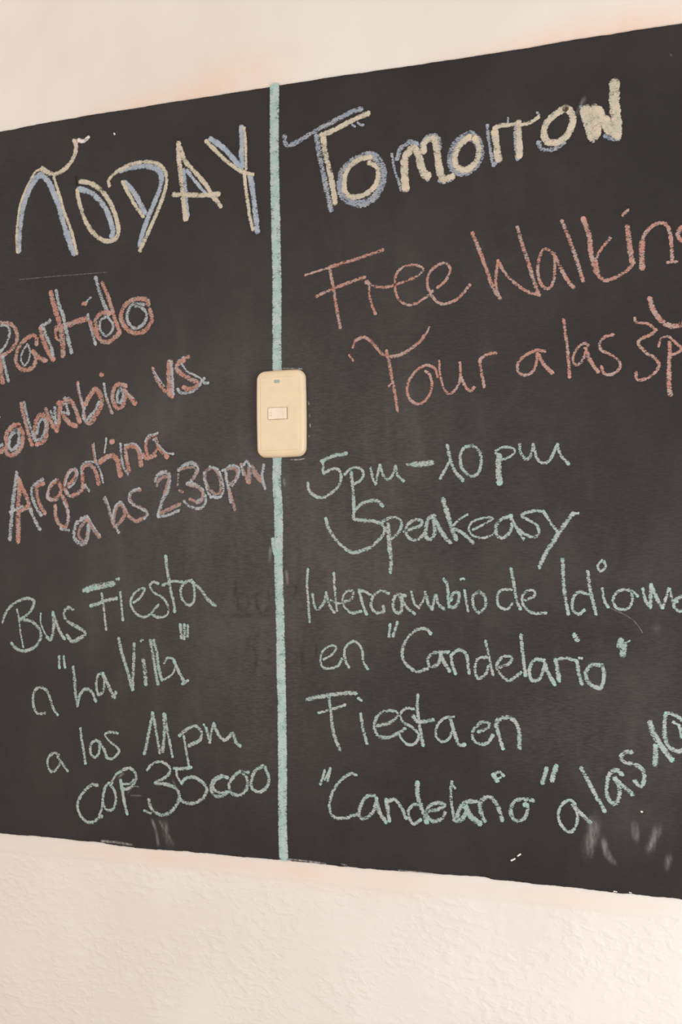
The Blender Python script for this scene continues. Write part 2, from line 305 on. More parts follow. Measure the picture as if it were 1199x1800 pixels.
DATA = """
W TODAY|heading TODAY in cream and pale blue chalk
b 9.3 -422.8,260.8 -421.1,284.9 -417.1,311.9 -410,336.4 -401.3,352.2 -390.1,364.6 -383,368.6
b 9.1 -381.5,368.8 -369.3,357 -359.4,339.1 -350.8,319.5 -343.6,295.8 -336.3,274.4 -329,257.1 -324.2,247.3
c 4.6 -424.8,258.9 -426.2,279.1 -424,302 -419.3,326.9 -411.5,345 -402,360.7 -391,374.2 -380.4,377.1
c 7.3 -380.4,377.5 -367.9,369.8 -355.5,366.8 -343,370.6 -330.6,379.5 -322.6,390.9 -320.1,403 -323,411.7
c 5.4 -359.2,362.1 -353.1,344.7 -346.8,327.3 -342,310.2 -335.2,295 -328.4,277.7 -323.6,260.7 -319.8,246.9
b 8.0 -316.2,340.5 -296.7,333.2 -282.3,321.3 -270.8,306.7 -262.8,289.5 -258.6,272.8 -261.1,265.9
c 7.1 -313.6,350.5 -296.6,346.5 -280.9,336.5 -267.3,321.7 -257.9,304.3 -251.3,286.3 -249.6,269.8 -256.3,261.3 -270.7,260.1 -285.1,268 -296.6,279.7 -305.3,293.9 -311.5,309 -316.8,326.1 -318.6,338.7
k 3.6 -320.9,358.6 -319.8,347.1
b 7.8 -246,358 -227,361.3 -205.8,360.4 -187.2,355.1 -178.5,345 -179.3,329 -188.1,309.9 -199,288.9 -208.5,267.7 -214.3,248.1
c 6.1 -264.1,338.7 -265.2,347 -255.6,355.1 -241.2,361.5 -222.2,366 -198.8,365.2 -180.2,358.9 -170.7,346.1 -169.9,332 -175.6,312.6 -185,293.5 -194,276.3 -203.4,259.2 -213.9,241
b 7.9 -238.1,340.8 -224.9,327.1 -214.5,310.8 -205.2,293.6
c 6.1 -241.9,341.9 -230.9,322.7 -219.2,303.2 -207.6,288.8
b 7.7 -142.4,346.8 -140.3,326.6 -139,302.5 -137.3,282.5
c 7.7 -149.6,385.6 -149.1,363.5 -146.4,341.2 -144.3,321.1 -141.7,298.9 -139,277.7
b 5.9 -136.8,346.1 -121.1,326.4 -107.7,311
c 6.8 -146.7,379.2 -140,360.4 -126.6,344.9 -108.7,324.9 -96.5,306.8 -83.3,289.6
c 6.8 -158.7,314.3 -137.1,311.9 -110,308.3 -86.5,307.2
b 7.5 -99.2,385.5 -82.5,373.1 -67.2,357.5 -50.9,338.8
c 5.8 -105.9,383 -89.3,366.1 -71.7,349.2 -52,334.5 -33.5,328
b 7.5 -50.1,395.5 -49.8,374.9 -50.7,355.4 -48.6,341.5
c 5.0 -45.9,393 -44.2,368.3 -44.1,337.1
b 8.2 -37.8,328.5 -33.8,302.7 -30.7,279 -27.6,249.6
c 5.8 -46.5,333.4 -45.2,315.7 -41.9,291.9 -39.1,272.1 -34.2,253.1
W Tomorrow|heading Tomorrow in cream and grey blue chalk
b 6.4 14.4,374.5 15.3,365.7 21.7,361 38.7,366.5 59.8,375.3 91,386.4 113.7,393.8 126.9,395.7
b 7.2 61.8,368.4 65.7,345 70.6,321.5 75.6,296.2 79.5,278.6 81.9,267
b 3.1 113.5,376.8 117.5,374
b 3.1 121.7,378.6 125.7,375.2 129.7,374.3
c 7.1 68,368.5 84.7,372.1 105.3,379.4 121.7,385.1 137,388.4
c 7.9 71.8,365.2 74.4,343.9 80.4,320.3 84.3,300.9 88.2,275.8
b 9.4 129.3,333 112.9,327.8 100.6,317.9 95.5,303.4 98.1,286.1 108.3,276.4 124.5,270.9 140.7,274.8 151.3,285.8 157.1,303.8 154.3,319 145.4,330.4 132.3,334.5
c 7.0 139.3,330.2 125.2,330.1 112.9,324 104.2,313.7 101.4,298.9 104.3,286.3 116.5,280.6 132.7,283.1 145.3,292 150.1,302.7 148.2,316 137.2,323.9
b 3.8 169.4,331.2 173.1,309.3 178.5,293.8 181.7,282.3
b 6.9 176.3,323.8 182.4,337 193.3,343.1 204,338.9
b 6.0 210.8,328.9 211.9,339.8 220.7,347.9 232.3,344.6 236,331.2
c 9.9 188.2,283.4 186.9,302.1 187.1,320.7 192.2,330.2 199.1,334.9 205.3,327.7 209,312.5 213.3,300.9 219.1,296.1
c 8.3 213.7,328.5 214.8,339.4 222.6,344 229.9,338.4 232.1,324.4 233.4,307.7 235.6,296.4
b 4.5 216.2,295 219.1,291
c 8.3 225.5,344.6 229,341.4 231.1,327.4 234.4,310.5 239.4,290.7 252.3,291.9
b 3.7 233.5,288.6 242.2,284.8 253.7,289
b 10.4 274.4,341.6 260,335.3 251.8,320.7 252.5,304.2 263.8,296.6 279.5,300.1 289,314.8 287,331.3 275.8,342.3
c 8.2 275.8,339.6 262.8,331.1 255.8,317.5 258.2,304.3 271,298.4 283.8,307.2 288.3,323 282.8,337.3
b 4.4 299.4,351.4 301.1,332.2 303.7,315.7 306.5,299.1
b 5.9 310.5,306.7 307.7,300.3
c 8.8 308.8,342.1 310.3,328.4 312,314.6 314.2,305.7
c 5.8 308.3,346.2 316.7,348.6 330.6,347.9 341.6,349.1
b 2.9 326.5,357.3 326.4,349.2
b 5.1 336.1,346.6 335.8,327.8 337,311.5 338.2,303.3
c 8.0 340.2,349.3 340.3,332.6 341.2,316.4 340.5,307.1
c 5.1 341.6,346.4 355.3,347.3 365.8,352.8
b 3.6 364.2,358.9 366.3,354.6
b 5.7 365.3,321.4 369.9,312.8 384.7,310.4 398.2,317.2
c 8.5 400.2,359.3 386.7,353.2 375.7,343.5 372.3,331.1 376.7,321.3 388,318 401,324.8 408.7,339.6 407.3,352.5 400.2,359.3
b 4.9 418.8,358.1 423.1,340.4 428.9,323.8 434.1,314
b 5.6 448.6,318.7 459,313.4 465.5,312.6
c 12.6 424.9,354.6 429.2,338.2 434.2,319.2
c 11.2 434.7,354.6 438.4,338.3 438.2,322.6
c 11.2 438.6,351.4 447.6,337.1 455.2,323
c 11.8 461,381.8 460.7,358.9 461.9,337.8 462.7,317.4
c 8.3 451.5,339.2 456.5,325.5 464.2,315.3
W Partido|word Partido in salmon chalk traced with grey blue
r 6.6 -481.8,148.2 -468.8,155.8 -450.6,155.5 -436.5,153 -427.1,142.2 -426.7,127.4 -435.5,116.5 -448.4,109.5 -461.3,106.1
r 7.5 -459.2,112.7 -457.4,102 -455,82.9 -452.2,67.9
b 4.7 -468.8,151.5 -453.2,152.9 -442.9,150.7 -439.4,141 -444.4,126.5 -453.5,116.2 -461.2,111.8
b 5.6 -452.2,105.9 -447.2,86.6 -441.9,69.4
r 6.5 -391.7,119.8 -391.7,130.3 -399.7,134 -412.4,128.1 -422.7,118.8 -428.4,104.4 -425.9,91.7 -412.7,84.1 -397.5,87.8 -392.9,100.1 -398.6,110.9
r 7.4 -398.6,110.9 -386.1,99.7 -374.9,95.4
b 3.7 -407.4,121.9 -415.6,112 -419,99.6 -413.2,90.5 -406.3,96.7 -402.9,109.1 -406.1,119.8
r 7.3 -384,144.4 -380.9,128.5 -374.7,115.6 -368.5,104.8 -361.9,96.1
b 5.5 -382,146.9 -370.7,151.1 -367.4,153.6
b 5.5 -379,142.9 -372.1,127.9 -366,115 -362.3,102.3
r 8.2 -365.4,194 -362.3,181.2 -356.4,164.1 -350.1,147.1 -346.7,130.3 -344.9,113.6 -345,100.8
r 4.6 -358.3,141.5 -357.2,128.9 -351,122.3
r 8.1 -357.1,141 -339.7,143.8 -322.5,148.2 -303.4,151.5
b 6.4 -356.2,195.7 -351.9,176.2 -344.6,159.1 -339.8,140.1 -335,121.2 -330.2,104.8
b 5.4 -301.7,156.9 -298.2,143.3 -293,126.5 -289.2,114
r 5.4 -298.1,147.4 -292.9,134.7 -283.8,120.8
r 6.3 -310.1,173.4 -305.2,173
b 3.6 -303.3,175.5 -300.3,179.4 -295.9,181.5
b 6.2 -288,209.1 -283.3,193.3 -276.2,174.3 -267.9,158.4
r 6.2 -277.2,201 -268.9,184 -261.9,165.1 -254.9,144.2 -247.4,127.8
r 7.1 -264.3,156.1 -278.7,157.8 -287.9,148.7 -287.6,136.4 -280.9,119.6 -267,115.6 -252.7,123.7 -247.9,127.8
b 4.4 -271.6,151.5 -280.7,146.1 -280.8,133.9 -271.8,124.6 -261,130.4 -259.7,140.5 -268,151.3
r 7.0 -200.5,163.9 -202.8,169.5 -214.5,173.1 -230.9,170.7 -242.4,161.5 -245.8,147.6 -237.2,132.8 -221.9,124.6 -205.5,128.1 -194.9,141.8 -198.3,156.1
b 5.2 -207.5,163.8 -226.3,165.9 -234.6,154.8 -234.7,142.7 -224.2,132.2 -210.1,135.8 -203,148.4 -209.9,159 -221.6,163.9
W Colombia|word Colombia in salmon chalk traced with grey blue
r 7.5 -469.7,-5.2 -481.9,-4.7 -494.1,-15.5 -492.5,-29.8 -478.6,-38.7 -464.8,-39.2 -456.1,-33.9 -449.2,-30.6
b 5.6 -466.5,-32.1 -459.5,-27.4 -453.5,-24.1
b 3.8 -461,17 -458.4,16.9
r 7.4 -423.4,3.4 -433.6,2.8 -442.2,-3.5 -447.1,-13.2 -445.8,-25.8 -446.7,-35.6 -439.9,-40.1 -428.8,-37.4 -419.9,-28.2 -416.8,-14.4 -419.2,-4.5 -425.1,-0
b 6.5 -428.6,-3.8 -437.5,-10.7 -441.6,-20.4 -441,-30.2 -433.9,-32.6 -425.3,-23.8 -423.5,-9.9 -428.6,-3.4
r 6.5 -419,35.3 -415.7,17.7 -410.7,3.5 -406.3,-10.6 -400.3,-26.8
b 4.6 -413.9,37.1 -410.6,23 -406.5,8.9 -401.5,-5.2 -398.5,-13.7
r 7.3 -395.7,-16.6 -395.1,-2.7 -391.3,11 -384.6,17.4 -377.6,13.9 -373.8,3.3 -375.1,-11.9 -380.7,-22.4 -392.4,-25.7
b 5.5 -398.2,-9.5 -395.2,-19.4 -386.5,-19 -379.8,-11.7 -376,-0.8 -378,8.3 -384.6,9.3 -389.7,-0.2 -391.5,-9.8
r 6.4 -375.8,24.9 -369.6,11.4 -363.4,0.1 -357.3,-7.8
r 7.3 -357.3,-7.8 -353.1,5.2 -351.7,17.5 -349.9,29.8
b 4.6 -367.1,21 -362.2,9.7
b 5.5 -359.6,26.1 -359.6,15.1 -358.1,4
r 7.3 -354.6,32.1 -344.7,32.3
b 5.4 -343,39.1 -339.4,27.9 -336.2,16.1
b 4.5 -343,39.1 -334.8,38 -326.6,30
r 7.2 -341.3,36.9 -331.5,33 -325.1,24.5 -320.6,13.3 -317.1,3.6
r 7.2 -347.2,18 -340.7,8.7 -332.6,1.2 -322.8,-2.4
b 4.5 -348.1,18.7 -338.2,16.9
r 5.4 -319.6,59.8 -318,48.8 -313.9,34.9 -310.4,21 -308.1,7.3
b 3.6 -318.6,58.4 -315.9,43.2 -311.2,26.5
r 8.0 -307.1,27.7 -300.6,38.3 -290.5,48.4 -283.6,43.5 -279.4,33.1 -281.4,23.7 -289.5,11.9 -297.6,2.7 -305.7,3.1
b 5.4 -308.8,23.7 -310.8,10.1 -304.9,4.4 -299.2,10.9 -289.4,20 -284.2,30.6
b 4.4 -275,56 -273.2,43.7 -270.1,32.6
r 5.3 -270.9,34 -267,24.4 -261.5,13.3
b 2.7 -269.3,34 -264.6,21.5 -261,13.2
r 6.2 -280.2,69.9 -277,68.3
r 7.0 -238.4,50.5 -248,54 -256.7,50.3 -260.7,38.6 -258.3,26.6 -250.9,19.5 -243,24.3 -239.8,34.5 -240.7,45
b 5.3 -248.9,46.6 -253.3,36.7 -251.7,28.5 -245,30.4 -242.9,40.6 -248,46.9
r 7.0 -238,41.9 -229.9,33.3 -223.1,25.1
b 2.6 -237.6,43.3 -230.8,35.6 -225.6,33.1
W vs|word vs. in salmon and grey chalk
r 5.2 -194.1,73.4 -189.4,59.9 -181,47.6 -172.7,38.1 -162.6,32
b 2.6 -191.9,68.8 -183.5,56.6 -176,47.4
r 9.4 -166.4,79.7 -167.4,65.9 -167.5,51.3 -165.9,36.6
b 4.3 -166.4,81.9 -163.6,71.5 -162.4,58.3 -161.7,39.3 -160.9,34.9
r 5.1 -136.2,85.9 -143.7,84.2
b 4.3 -144.6,84.9 -152.5,80.3 -154.7,75.4
r 6.8 -143.7,82 -153,77.4 -155.6,70.3 -145.6,61 -132.4,54.4 -122.8,48.8 -125.8,43.2 -135.8,40.5 -144.9,43.5
b 3.4 -148,77.1 -138.9,65.7 -129,60.7 -117.5,54.6
b 4.2 -154.5,41.8 -148.3,36.4 -134.2,36.4 -122.5,41.5 -115.5,50.6 -111.7,54.7
b 4.2 -115.8,52.7 -111.8,48.2 -106,48.1
W Argentina|word Argentina in salmon chalk traced with grey blue
r 8.3 -423.5,-78.3 -423.2,-94 -425.5,-113.1 -426,-134.1 -425.7,-151.5 -426.2,-167.5
r 6.5 -425.6,-74.8 -417.3,-90.7 -408.9,-106.5 -402.7,-124
b 5.5 -404.8,-120.5 -396.5,-136.3 -387.2,-150.6
b 6.5 -427.7,-66 -430.4,-81.6 -433.9,-102.5 -436.6,-123.4 -438.8,-144.3 -441.1,-164.4
r 7.4 -428.1,-120.9 -417.5,-120.3 -407.9,-117
b 5.6 -439.8,-124.2 -428.1,-120.1 -418.5,-115.9
r 6.4 -380.5,-83.8 -391.6,-86.1 -392.5,-96.5 -389,-110.4 -378.7,-127
b 5.5 -381.5,-76.9 -394.1,-83.4 -401.5,-91.1 -400.1,-103.2 -394.3,-117.2 -385,-129.5
r 6.4 -354.5,-80.5 -364.9,-83.3 -370.1,-93.6 -373.3,-103 -366.1,-107.4 -354.7,-104.2 -350.1,-92.3 -354.5,-81.9
b 2.7 -358.6,-77.5 -369,-85 -374.3,-100.4 -369.2,-109.1
r 6.3 -351.6,-97.4 -343.4,-109.6 -338.4,-125.2 -338.1,-138.9 -343.7,-147.4 -354,-142.4 -359.4,-129.9 -360,-116.2
b 3.6 -345.5,-111.3 -337.4,-125.2 -339.6,-144
b 4.5 -350.9,-149.8 -336.6,-152.6
r 6.3 -341.2,-88.3 -330.9,-82.5 -323.3,-72.5 -326.1,-65.2 -336,-69 -341.8,-80.5 -342.3,-92.5 -335.8,-101.6 -326,-101.5 -315.8,-95.7 -308,-88.2
b 3.6 -343.3,-87.3 -336,-70.4 -325.7,-63.5 -320.7,-70.8 -325.8,-82.7 -336.1,-91
b 3.6 -340.3,-96 -334.2,-103.3
r 7.1 -312.1,-89.8 -312.6,-74.5 -312.5,-63.4 -304.3,-58 -295.3,-61.4 -289.3,-71.8 -285.4,-86.3
b 3.6 -314.6,-71 -314.5,-60.8 -304.3,-54.3 -289.2,-57.3 -281.7,-70.3 -277.8,-84.8
b 4.5 -308.6,-88.2 -301.2,-96.1
r 5.3 -294.1,-30.8 -292.7,-41.1 -290.2,-54.7
b 2.7 -293,-28.3 -291.5,-41.1 -288.2,-58.2
r 7.1 -264,-27.7 -260.6,-27
b 3.5 -271.9,-22.3 -273,-31.6 -275.1,-41.7
r 7.9 -283.2,-55.8 -273.2,-49.9 -261.2,-47.6 -253.3,-54.3 -251,-64.4 -248.5,-75.5
b 4.4 -248.2,-30.8 -246.9,-47.7 -243.5,-63 -236.1,-74.1
r 7.0 -234.7,-69.1 -237.5,-56.5 -239.4,-42.9 -237.8,-35.9 -229.5,-34.1 -219.8,-38.6 -216,-50.5 -214.5,-62.2
b 3.5 -240.9,-32.8 -225.6,-31.4 -216.3,-39.8 -211.7,-52
r 5.2 -190.1,-21.6 -198.6,-22.7 -205.2,-29 -205.3,-42.3 -200.6,-50.5 -192,-45.7 -186.9,-35.6 -190.1,-23.8
r 6.9 -186.9,-35.6 -180.1,-43.2 -171.8,-51.9
b 3.5 -207.2,-29 -202,-21.1 -193.5,-20 -186.7,-18
b 3.4 -193.6,-26.6 -183.5,-37.2 -173.4,-46 -161.7,-48.2
r 5.2 -210.8,-47.2 -204,-53.3 -190.4,-49.4
W a las|words a las in grey pink chalk under Argentina
b 6.3 -304.9,-133.9 -318.1,-137.8 -326.3,-147.6 -328.1,-161.2 -320.8,-170.2 -310.3,-171.3 -304.5,-159.8 -303,-144.5
r 5.4 -306,-137.7 -316.2,-146.9 -320.7,-157.9 -316.3,-164.8 -309.9,-170.8 -305.1,-156.4
r 6.2 -303.9,-137.7 -295,-150.6 -285,-162
b 2.7 -301.9,-136 -294,-148 -284,-159.2
r 5.3 -276.6,-107.7 -269.7,-119.6 -264.9,-134.9 -260,-147.6
b 2.6 -274.6,-105.2 -268.7,-118 -262.9,-136.6
b 4.4 -259,-146.8 -251.8,-157
r 6.1 -261,-143.4 -258.8,-126.6 -250.8,-115.8 -244,-121 -242.5,-131.9 -250.1,-141.9 -258,-147.7
b 3.5 -262.9,-136.6 -257.8,-119.9 -247.9,-113.3 -240.1,-125.2
r 5.2 -242,-123.5 -232.3,-137.1 -222.6,-141.5 -215.7,-138.2
r 5.2 -216.3,-96.9 -228,-98.1 -233.2,-105.6 -229.8,-115.7 -218.1,-121.6 -207.2,-126.6 -205.9,-133.8 -216.6,-139 -226,-139.9 -235.8,-132.7
b 3.5 -217.9,-94.9 -232,-99.6 -234.5,-111.6 -219.3,-122 -204.2,-130.2 -210.1,-138.1
W 230pm|time 2:30pm in faded grey pink chalk
b 6.0 -191.5,-84.6 -186.4,-76.3 -174.8,-73.1 -168.4,-80.2 -172.3,-99 -181.6,-114.7 -187.3,-133.5
r 4.3 -189.3,-91.6 -184.6,-83.2 -174.9,-79.5 -170.3,-83.2 -177.4,-102.9
r 6.0 -183.4,-130.6 -168.4,-124.9 -152.3,-118.3
b 4.3 -187.3,-135.5 -170.7,-132.8 -153.6,-127.2
r 4.3 -153.3,-99.9 -147.6,-101.6
b 5.9 -154.6,-70.7 -142.8,-64.2 -130.3,-62.6 -123.6,-69.7 -129.4,-81.3 -138,-91
r 4.2 -149.6,-69.5 -131.5,-67.5 -124.8,-74.6 -131.6,-84.6
r 3.4 -154.2,-76.7 -155.5,-91.5
b 5.1 -140.7,-89.9 -127.2,-92.2 -115.6,-100.4 -116.1,-110.2 -125.2,-115.9
r 4.2 -138.5,-91.9 -122.7,-96.3 -115,-106.3 -120.7,-116 -136.4,-111.7
b 4.2 -145.5,-114.5 -136.5,-121.6 -120.8,-124.8 -111.7,-117.1 -111.6,-106.4
r 5.0 -109.1,-72.1 -97.9,-69.9 -89.6,-83.4 -87.5,-101 -96,-105.7 -107.1,-96.7 -111.9,-82.8 -109.5,-72.1
b 4.2 -113.6,-74.9 -111.9,-88.7 -104.9,-106.5 -89.4,-109.8 -83.1,-97.3 -89.1,-75.6
b 3.3 -104.6,-67.3 -91.2,-71.6
b 4.2 -103.8,-109.5 -87.2,-109.3
r 5.0 -79.7,-72.4 -69.2,-70.8 -61.5,-74.9 -63.8,-86.1 -72.7,-92.1
b 4.1 -84.6,-73.8 -71.3,-67.4 -59.3,-70.7 -60.5,-82.3 -69.4,-95.7
b 5.0 -79.8,-73 -78.1,-85.7 -74.3,-103.3 -71.8,-117
r 5.0 -73.8,-99.4 -70,-113.1 -65.3,-127.8
r 4.9 -56,-65.9 -50.6,-78.7 -44.9,-90.9
r 7.4 -44.9,-90.5 -43,-78.9 -40.8,-70.3 -32.2,-81.2 -24.7,-89.1
b 3.3 -54.9,-68.9 -52.8,-80.6
b 4.1 -51.6,-67 -46.8,-62.4 -41.8,-69.3
b 4.9 -20.9,-68 -23.6,-83.3 -19.5,-100.4
W Bus|word Bus in pale mint chalk
g 3.2 -428.9,-267.5 -425.6,-280.2 -423.4,-296.9 -420.7,-310.7 -418,-322.4
g 4.6 -454.6,-286.2 -451.1,-275.7 -442.2,-264.4 -428.5,-255.9 -413.3,-251.2 -401.5,-252.2 -398.5,-257.7 -404.1,-268.9 -414.3,-277.3 -423.3,-281.3
g 5.1 -423.3,-281.3 -408.4,-283 -396.7,-288.1 -388.1,-297.7 -387.2,-308.7 -393.9,-318.5 -405.3,-325.3 -418,-328 -429.8,-324.8 -439.1,-317.3
g 3.2 -386.6,-272.8 -387,-285.2 -381.8,-297.5 -376,-306.4
g 5.5 -376,-307.1 -369.4,-310 -364.8,-298.6 -364.2,-283.5 -365.3,-271.2
g 5.4 -365,-273.9 -359.3,-286.2 -353.6,-298.4 -345.8,-308.6
g 5.4 -330.5,-266.7 -338.6,-264 -345.2,-268.9 -345.3,-277.1 -337.1,-285.2 -324.1,-291.1 -312.5,-297.1 -310.5,-302 -319.4,-307.4 -332.4,-312 -340.9,-303.7
W Fiesta|word Fiesta in pale mint chalk on the left side
g 6.2 -312.4,-238.6 -304.3,-238.6
g 8.0 -305.9,-237.2 -293,-233.8 -278.6,-231.3 -265.8,-229.6
g 4.0 -281.5,-243.2 -278.8,-259.4 -277,-275.5 -274.3,-294.4
g 7.1 -292.3,-234.4 -276.6,-232 -261.1,-228.8
g 5.3 -300.3,-260.9 -287.9,-257.9 -275,-253.4 -256.7,-249.7
g 4.4 -250.2,-241.1 -248.7,-255 -247.7,-267.4 -246.4,-280.5
g 4.4 -256.4,-222.6 -252.8,-222
g 3.9 -228.6,-255.2 -218.7,-249.4 -210,-237.8 -215,-235.1 -225.8,-241.3 -232.8,-251.8 -231.4,-262.6 -222.5,-272.5 -211.8,-275.4 -201,-271.4 -193.9,-263.7 -188.1,-258.3
g 3.9 -187.9,-228.9 -195.3,-226.3 -201.6,-231.7 -195.4,-240.8 -183.1,-247.2 -174.3,-255.9 -171.8,-266.5 -178,-274.5 -190.4,-275.6 -198.4,-271.4
g 5.1 -175.5,-190.5 -173.6,-207.2 -170.5,-223.9 -167.2,-242.2 -163.4,-252.8 -161.8,-267.2
g 4.3 -181.2,-231.3 -165.3,-225.8 -149.6,-226.2
g 4.2 -133.9,-224.2 -144.3,-226.6 -151.7,-236 -149.8,-249.6 -139.4,-258.6 -131.1,-251.8 -130.2,-235.9 -133.1,-225.4
g 5.0 -133.1,-226.9 -120.2,-236.6 -110,-249.3 -99.9,-256.7
g 5.0 -102.4,-256.5 -97.3,-258.2
W La Villa|words a "La Villa" in pale mint chalk
g 4.6 -380.3,-417.2 -393.6,-417.7 -400.2,-406.9 -400.1,-389.3 -390.7,-380.6 -377.4,-384.1 -370.8,-397 -365.6,-410 -358.6,-418.5
g 4.5 -355.1,-334.1 -354.7,-350.5
g 4.5 -347.5,-333.9 -345,-350.2
g 5.4 -331.1,-348.7 -328.6,-365 -327.4,-384.5 -323.7,-404
g 4.9 -323.7,-404 -320.2,-389.7 -310.6,-380.1 -299.5,-383.6 -292.7,-396.7
g 4.4 -280.8,-356 -288.5,-359.4 -291.7,-372.5 -288.2,-387.1 -279.8,-380.7 -278.4,-365.6 -282.1,-356
g 5.3 -280.3,-357 -273.3,-369.7 -266.3,-382.4 -260.8,-389.7
g 5.3 -264.6,-388.8 -258.7,-383.2
g 5.2 -253.8,-305.8 -248.2,-328.2 -240.3,-349.4 -231.7,-377.4
g 5.2 -231,-378 -229.8,-353.4 -228.6,-332 -228,-313.9
g 6.0 -213.2,-335.9 -210.4,-352.8 -209.3,-369.4
g 4.3 -216.9,-308.8 -213,-307.2
g 5.2 -201.3,-308 -196.6,-331.3 -192.6,-356.6 -189.5,-368.7
g 5.1 -195.6,-308.3 -190.9,-326.9 -188.1,-345.9 -183.3,-362.6
g 3.4 -179.5,-339.3 -173.3,-331.7 -162.3,-334.6 -161.2,-343 -166.2,-353.7 -176,-360.3 -183.3,-363
g 5.1 -163.6,-336.8 -156.4,-349.2 -146.9,-365.7
g 4.2 -150.5,-367.5 -141.5,-362.4
g 5.1 -152.7,-285.6 -151.1,-304.5
g 5.1 -146.1,-285.5 -146.8,-304.4
g 4.2 -140.6,-286.3 -141.5,-301.6
W a las|words a las in pale mint chalk on the left side
g 4.1 -356.2,-475.6 -364.8,-474 -373.9,-480 -376.5,-489.7 -373.2,-499.1 -366.6,-500.8 -358.3,-494.1 -354.7,-485.7 -358.2,-477.7
g 4.5 -358.2,-479.8 -350.1,-488.9 -341.2,-498.6
g 4.5 -319.1,-436.3 -317.2,-451.2 -314.1,-467.3 -311,-486
g 4.4 -285.9,-454.4 -294.7,-452.5 -302,-459.9 -301.6,-471.3 -294.9,-476.4 -288.1,-470 -286.8,-459.1
g 4.8 -286.7,-455.7 -278.8,-465.4 -275.4,-475.3
g 3.9 -275.4,-476 -266.2,-476.8 -256.7,-469.6 -254.3,-464.2 -261.3,-457.8 -270.8,-451.6 -277.1,-443.8 -270.7,-439.5 -256.4,-440.2
W 11pm|time 11pm in pale mint chalk
g 5.2 -198.7,-409.4 -204.4,-434.1 -208.9,-452.9 -212.7,-467
g 4.3 -198.3,-409.3 -194.6,-428.1 -190.5,-448.3 -188,-464.4
g 5.1 -180.2,-410.4 -180.1,-436.7 -183.1,-462.7
g 4.3 -178.5,-410.7 -174.3,-436.4 -167.1,-468.3
g 5.0 -156.2,-438.9 -143.4,-429.5 -130.7,-424.3 -121.4,-432.1 -123,-443.1 -131,-447.5 -141.5,-452.3
g 4.2 -148.8,-439.8 -145.8,-457.1 -140.7,-480.6
g 3.3 -117.1,-421.9 -113,-427.2
g 5.0 -113,-427.2 -108,-445.7
g 4.2 -108,-445.7 -105.3,-432.3 -101.5,-419.4
g 5.0 -101.1,-420.3 -94.4,-434.5 -85.2,-441.6 -77.9,-437.3 -72.4,-432 -66.8,-444.9 -60.7,-448.2
W COP|letters COP in pale mint chalk
g 4.9 -291.2,-515.9 -300,-515.8 -311.3,-523.9 -321.1,-535.4 -324.8,-546.4 -321.6,-558.4 -313.3,-566.6 -303.6,-569.9 -292.4,-564.4 -283.6,-559.1
g 4.0 -288.3,-557.4 -283.5,-547.7 -282.2,-534.1
g 4.4 -271.3,-511.3 -277.7,-517.7 -281.3,-530 -281,-542.1 -274.7,-549.7 -265.2,-547.7 -260.4,-536.7 -262.2,-522.1 -268.9,-514.5
g 4.8 -267.3,-512.4 -263.3,-503.5 -255.3,-495.6 -239.5,-488.7 -229.4,-492.8 -226.4,-502.6 -232.7,-512.3 -242.9,-518.2 -250.8,-517.4
g 4.8 -252.2,-506.1 -250,-517.3 -247.7,-529.2 -244.7,-542.3 -241.6,-552.8
g 3.5 -249.2,-511.9 -236.6,-509.8 -230.3,-504.1
W 35000|price 35000 in pale mint chalk
g 4.3 -208.1,-489.6 -200.4,-481.2 -185.3,-476.6 -171.5,-484.5 -176.3,-495.9 -195.3,-505.9
g 5.1 -195.3,-506.8 -180.2,-507.2 -163.2,-511.3 -156.9,-521.9 -163,-537 -176.3,-548.5 -189.2,-549.8 -202.1,-542.4 -206.3,-529.7
g 4.3 -213.3,-546.3 -203.2,-548.9
g 4.2 -165.1,-484.7 -150.3,-484.4 -137.2,-481.8
g 3.8 -160.9,-485.4 -159.9,-495.4 -152.6,-505.5
g 5.0 -153.6,-504.2 -145.1,-496.9 -131.4,-495.6 -118.9,-502.1 -113.2,-511.7 -120.8,-524.1 -138,-531.2 -152.8,-528.6 -156.9,-521.9
g 5.0 -80.5,-492.5 -91.8,-490.5 -103.3,-497.5 -106.9,-509.5 -100.4,-518.5 -88,-517 -79.7,-511.4
g 4.1 -89.8,-492.2 -100.2,-498.2 -102.3,-509.2 -92.1,-514 -83.8,-511.7
g 4.9 -48.9,-483.5 -61,-483.3 -71.3,-490.2 -78.6,-502.3 -74.6,-512.9 -61.3,-514.2 -51.5,-505.1 -51,-491.6 -58,-484
g 4.9 -26.6,-473.2 -38.3,-481 -43.9,-493 -43,-505.1 -31,-508.3 -20.5,-500.5 -18.3,-487.9 -23.6,-474.8
W Free|word Free in salmon chalk
r 3.2 43.4,183.9 61.3,187.5 78,191
r 4.7 78,191 109.8,197.2 135.8,202.8 155.2,207
r 4.7 78.6,191 83.2,168.4 87.4,143.8 93.5,109.1
r 4.7 59.9,154.1 81,161.5 107.3,168.7 129.5,173.4
r 5.4 131.1,166.7 133.3,167.1
r 3.9 135.4,165.9 135.7,151.9 138.3,137.8 143.9,124.4
r 3.8 134.3,166 143.9,160.2 158.8,158 175.8,160.9 192.7,165.4 206.4,170.7 210.6,177.2 201.3,182.9 186.6,183.2 174.9,175.4 171.6,158.9 175.6,142.7 186,133.6 198.6,133 213.2,139.7 223.3,147.7
r 4.1 229.9,151.6 241.3,159.8 247.6,172.9 241.6,181.8 228.2,179.1 218.2,169.6 216.5,155.1 222.6,141.3 233.8,130.6 250.2,131.8 262.5,139.6 273.8,151.8
W Walking|word Walking in salmon chalk
r 5.1 277.5,217 287.7,191.4 297.1,164.7 304.1,145.4 312.8,130.7
r 4.0 312.1,130.7 307.6,152.1 311.1,178.7
r 4.3 311.1,178.7 319.3,162.8 333.5,147.6 350,135.8 364.1,130.7
